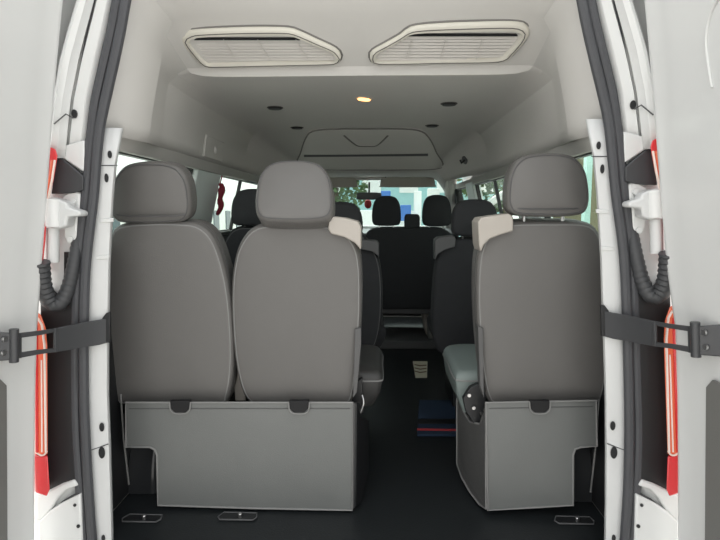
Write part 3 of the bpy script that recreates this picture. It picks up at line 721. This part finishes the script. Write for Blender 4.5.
# gear console with the pale lever boot
gc = thing('gear_console', 'grey console with a pale cover under the cab seats', 'console')
MB().prism([V((.50, 4.63, .031)), V((.62, 4.63, .031)), V((.61, 4.66, .10)), V((.52, 4.70, .22)), V((.47, 4.72, .225))], (0, .25, 0)).build('pale_cover', 'cap', gc, bevel=.02)

# --- things on the floor
def FP(u, v, z=0): return WP(u, v, V((0, 0, z + FZ)), V((0, 0, 1)))
a = thing('folded_mat', 'navy folded cloth mat with one red stripe lying on the aisle floor', 'mat')
q = [FP(417, 437), FP(457, 437), FP(455, 402), FP(419, 402)]
MB().prism([p + V((0, 0, .001)) for p in q], (0, 0, .012)).build('cloth', 'blue', a, bevel=.004)
q = [FP(417, 430.4, .014), FP(457, 431, .014), FP(457, 429.3, .014), FP(417, 428.7, .014)]
MB().prism(q, (0, 0, .002)).build('stripe', 'redcloth', a)
q = [FP(418, 424, .014), FP(456, 424, .014), FP(456, 419, .014), FP(418, 419, .014)]
MB().prism(q, (0, 0, .001)).build('dark_band', 'dark', a)
a = thing('paper_card', 'small cream printed card lying on the black aisle floor', 'card')
MB().prism([FP(u, v, .001) for u, v in ((415.5, 378), (427, 378), (427.5, 361.5), (412.8, 361.5))], (0, 0, .002)).build('sheet', 'paper', a)
mb = MB()
for (v, dv_) in ((364.2, 1.0), (367.4, 1.3), (370.6, 1.4)):
    mb.prism([FP(u, v_, .0035) for u, v_ in ((414.5, v), (420, v + dv_), (426.5, v + .6), (426.5, v + 1.5), (420, v + dv_ + 1), (414.5, v + .9))], (0, 0, .0008))
mb.build('print', 'ink', a)
for lab, (u, v) in (('black floor anchor plate with one shiny bolt below the left skirt', (238, 518)), ('black floor anchor plate with one shiny bolt near the left wheel arch', (142, 520)), ('black floor anchor plate with one shiny bolt near the right wheel arch', (575, 522))):
    a = thing('floor_anchor', lab, 'floor anchor', 'floor anchors'); p = FP(u, v, .002); a.location = p
    rim = [V((x, y, .004)) for x, y in ((-.065, -.018), (.06, -.018), (.07, .0), (.065, .028), (-.06, .03), (-.075, .0))]
    mb = MB(); mb.prism([r_ - V((0, 0, .004)) for r_ in rim], (0, 0, .004)); mb.build('plate', 'dark', a)
    MB().tube(rim, .003, 6, True).build('rim', 'capd', a)
    MB().tube([V((.008, 0, .004)), V((.008, 0, .013))], .007, 10).ball((.008, 0, .016), .008, .008, .005).build('bolt', 'metal', a)
# wheel arches and jack-shaped bulges beside them
for s, lr in ((-1, 'left'), (1, 'right')):
    a = thing('wheel_arch', 'glossy black wheel arch bulging from the %s side wall' % lr, 'wheel arch', 'wheel arches')
    c = V((s * .89, 2.33, .0)); rs = []
    for k in range(13):
        x = k / 12; ins = 0 if x < .7 else (1 - math.sqrt(max(0, 1 - ((x - .7) / .3) ** 2))) * .10
        xx = s * (.928 - x * .135)
        rs.append([V((xx, 2.38 + math.cos(t) * (.33 - ins), FZ + max(0.002, math.sin(t) * (.38 - ins)))) for t in [math.pi * j / 24 for j in range(25)]])
    mb = MB(); mb.rings(rs); mb.build('arch_shell', 'arch', a, ang=60)
    MB().tube([V((s * .90, 2.00, .03)), V((s * .905, 1.985, .22)), V((s * .91, 1.99, .40))], .0035).build('belt_cable', 'pipe', a)

# red cloth hanging on the left pillar + strap
t = thing('hanging_tag', 'dark red cloth hanging beside the left window pillar', 'cloth')
xx = -.80
mb = MB(); pts = [W(u, v, 3.12) for u, v in ((219, 184), (222, 186), (221, 194), (220, 200), (221, 207), (217, 215))]
mb.tube(smooth_loop(pts, 14, False), [.008, .014, .018, .022, .020, .016, .014, .017, .020, .018, .015, .014, .013, .008], 10); mb.build('cloth', 'redtag', t)
MB().tube([W(220, 184, 3.12), W(222, 176, 3.13)], .004).build('cord', 'redtag', t)

# ================================================================== OUTSIDE
def tree(x, y, h, r, lab, n=900):
    t = thing('tree', lab, 'tree', None); t.location = (x, y, -.6)
    MB().tube([V((0, 0, 0)), V((.05, 0, h * .5)), V((0, .05, h * .8))], [.14, .1, .05], 8).build('trunk', 'bark', t)
    mb = MB()
    for i in range(n):
        d_ = V((random.gauss(0, 1), random.gauss(0, 1), random.gauss(0, 1))).normalized() * r * (random.random() ** .35)
        c = V((0, 0, h * .68)) + V((d_.x, d_.y, d_.z * h * .5 / r * .8))
        a = V((random.gauss(0, 1), random.gauss(0, 1), random.gauss(0, 1))).normalized(); b = a.orthogonal().normalized(); L = .11
        mb.poly([c - a * L, c + b * L * .5, c + a * L, c - b * L * .5])
    mb.build('foliage', 'leaf', t, smooth=False)
tree(3.0, 12.5, 5.2, 1.3, 'leafy tree seen through the right side window, nearer of two', 2600)
tree(4.6, 15.5, 5.5, 1.7, 'leafy tree seen through the right side window, farther of two', 2200)
tree(-1.3, 17, 4.2, 1.1, 'green tree seen through the left end of the windscreen', 1500)
def building(name, lab, lo, hi, m, axis, rows_, cols, wm='bwin'):
    b = thing(name, lab, 'building'); MB().box(lo, hi).build('wall', m, b, smooth=False)
    for i in range(cols):
        for j in range(rows_):
            z = lo[2] + .9 + j * 1.5
            if axis == 'y':
                x = lo[0] + (hi[0] - lo[0]) * (i + .5) / cols; w_ = (hi[0] - lo[0]) / cols * .25
                MB().box((x - w_, lo[1] - .04, z), (x + w_, lo[1] + .02, z + .85)).build('window', wm, b, smooth=False)
            else:
                y = lo[1] + (hi[1] - lo[1]) * (i + .5) / cols; w_ = (hi[1] - lo[1]) / cols * .2; fx = hi[0] if hi[0] < 0 else lo[0]
                MB().box((fx - .04, y - w_, z), (fx + .04, y + w_, z + .85)).build('window', wm, b, smooth=False)
    return b
building('building', 'white building with small windows beyond the left side windows', (-13, 4, -.6), (-7, 30, 2.1), 'facade', 'x', 1, 14)
building('building', 'pale teal building seen through the windscreen', (-2.2, 20, -.6), (4.6, 24, 3.5), 'teal', 'y', 2, 5, 'facade')
MB().box((2.335, 6.0, -.6), (2.395, 6.1, 1.9)).build('outdoor_post', 'mint', label='pale mint post standing outside the right rear quarter window', category='post')
MB().box((4.0, 2.6, -.6), (4.3, 13, 2.6)).build('garden_wall', 'olive', label='olive brown wall outside the right rear quarter window', category='wall')
for (x, y, z, w_, h_, m, nmx) in ((.30, 15.5, .75, .28, .95, 'bluep', 'tall blue sign between the mirror and the nearest cab headrest'), (.86, 15.3, .85, .30, .45, 'bluep', 'small blue sign between the two cab headrests'),
        (1.22, 15.7, .70, .22, 1.0, 'facade', 'narrow white sign between the two cab headrests'), (1.62, 15.2, 1.0, .34, .75, 'facade', 'white sign just left of the right cab headrest'), (-.25, 15.4, .35, .5, .8, 'facade', 'low white sign below the mirror')):
    sg = thing('street_sign', nmx + ', seen through the windscreen', 'sign', None); sg.location = (x, y, 0)
    MB().box((-.025, .08, -.6), (.025, .13, z)).build('post', 'capd', sg)
    MB().box((-w_ / 2, 0, z), (w_ / 2, .08, z + h_)).build('board', m, sg, bevel=.02)
MB().tube([W(484, 207, 4.6), W(519, 184, 4.6)], .032, 10).build('slanted_rail', 'white', label='white slanted rail outside the right middle window', category='rail')
t = MB(); c = W(368, 204, 5.25); t.ball(c, .035, .035, .045).tube([c + V((0, 0, .04)), c + V((0, .02, .10))], .003); t.build('hanging_ornament', 'redcloth', label='small red ornament hanging just below the interior mirror', category='ornament')

# ================================================================== light
sc = bpy.context.scene
wd = bpy.data.worlds.new('sky'); sc.world = wd; wd.use_nodes = True; nt = wd.node_tree
bg = nt.nodes['Background']
tc = nt.nodes.new('ShaderNodeTexCoord'); sx = nt.nodes.new('ShaderNodeSeparateXYZ'); rp = nt.nodes.new('ShaderNodeValToRGB')
nt.links.new(tc.outputs['Generated'], sx.inputs[0]); nt.links.new(sx.outputs['Z'], rp.inputs['Fac'])
rp.color_ramp.elements[0].color = (.95, .94, .91, 1); rp.color_ramp.elements[0].position = 0
rp.color_ramp.elements[1].color = (.90, .92, .95, 1); rp.color_ramp.elements[1].position = .9
nt.links.new(rp.outputs['Color'], bg.inputs['Color']); bg.inputs['Strength'].default_value = 1.25
sl = bpy.data.lights.new('sun', 'SUN'); sl.energy = 4.5; sl.angle = math.radians(25); sl.color = (1, .97, .92)
so = bpy.data.objects.new('sun', sl); COL.objects.link(so); so.rotation_euler = (math.radians(-33), 0, math.radians(8))
sc.view_settings.view_transform = 'Standard'; sc.view_settings.look = 'None'; sc.view_settings.gamma = 1
sc.view_settings.use_curve_mapping = False; sc.view_settings.exposure = .69
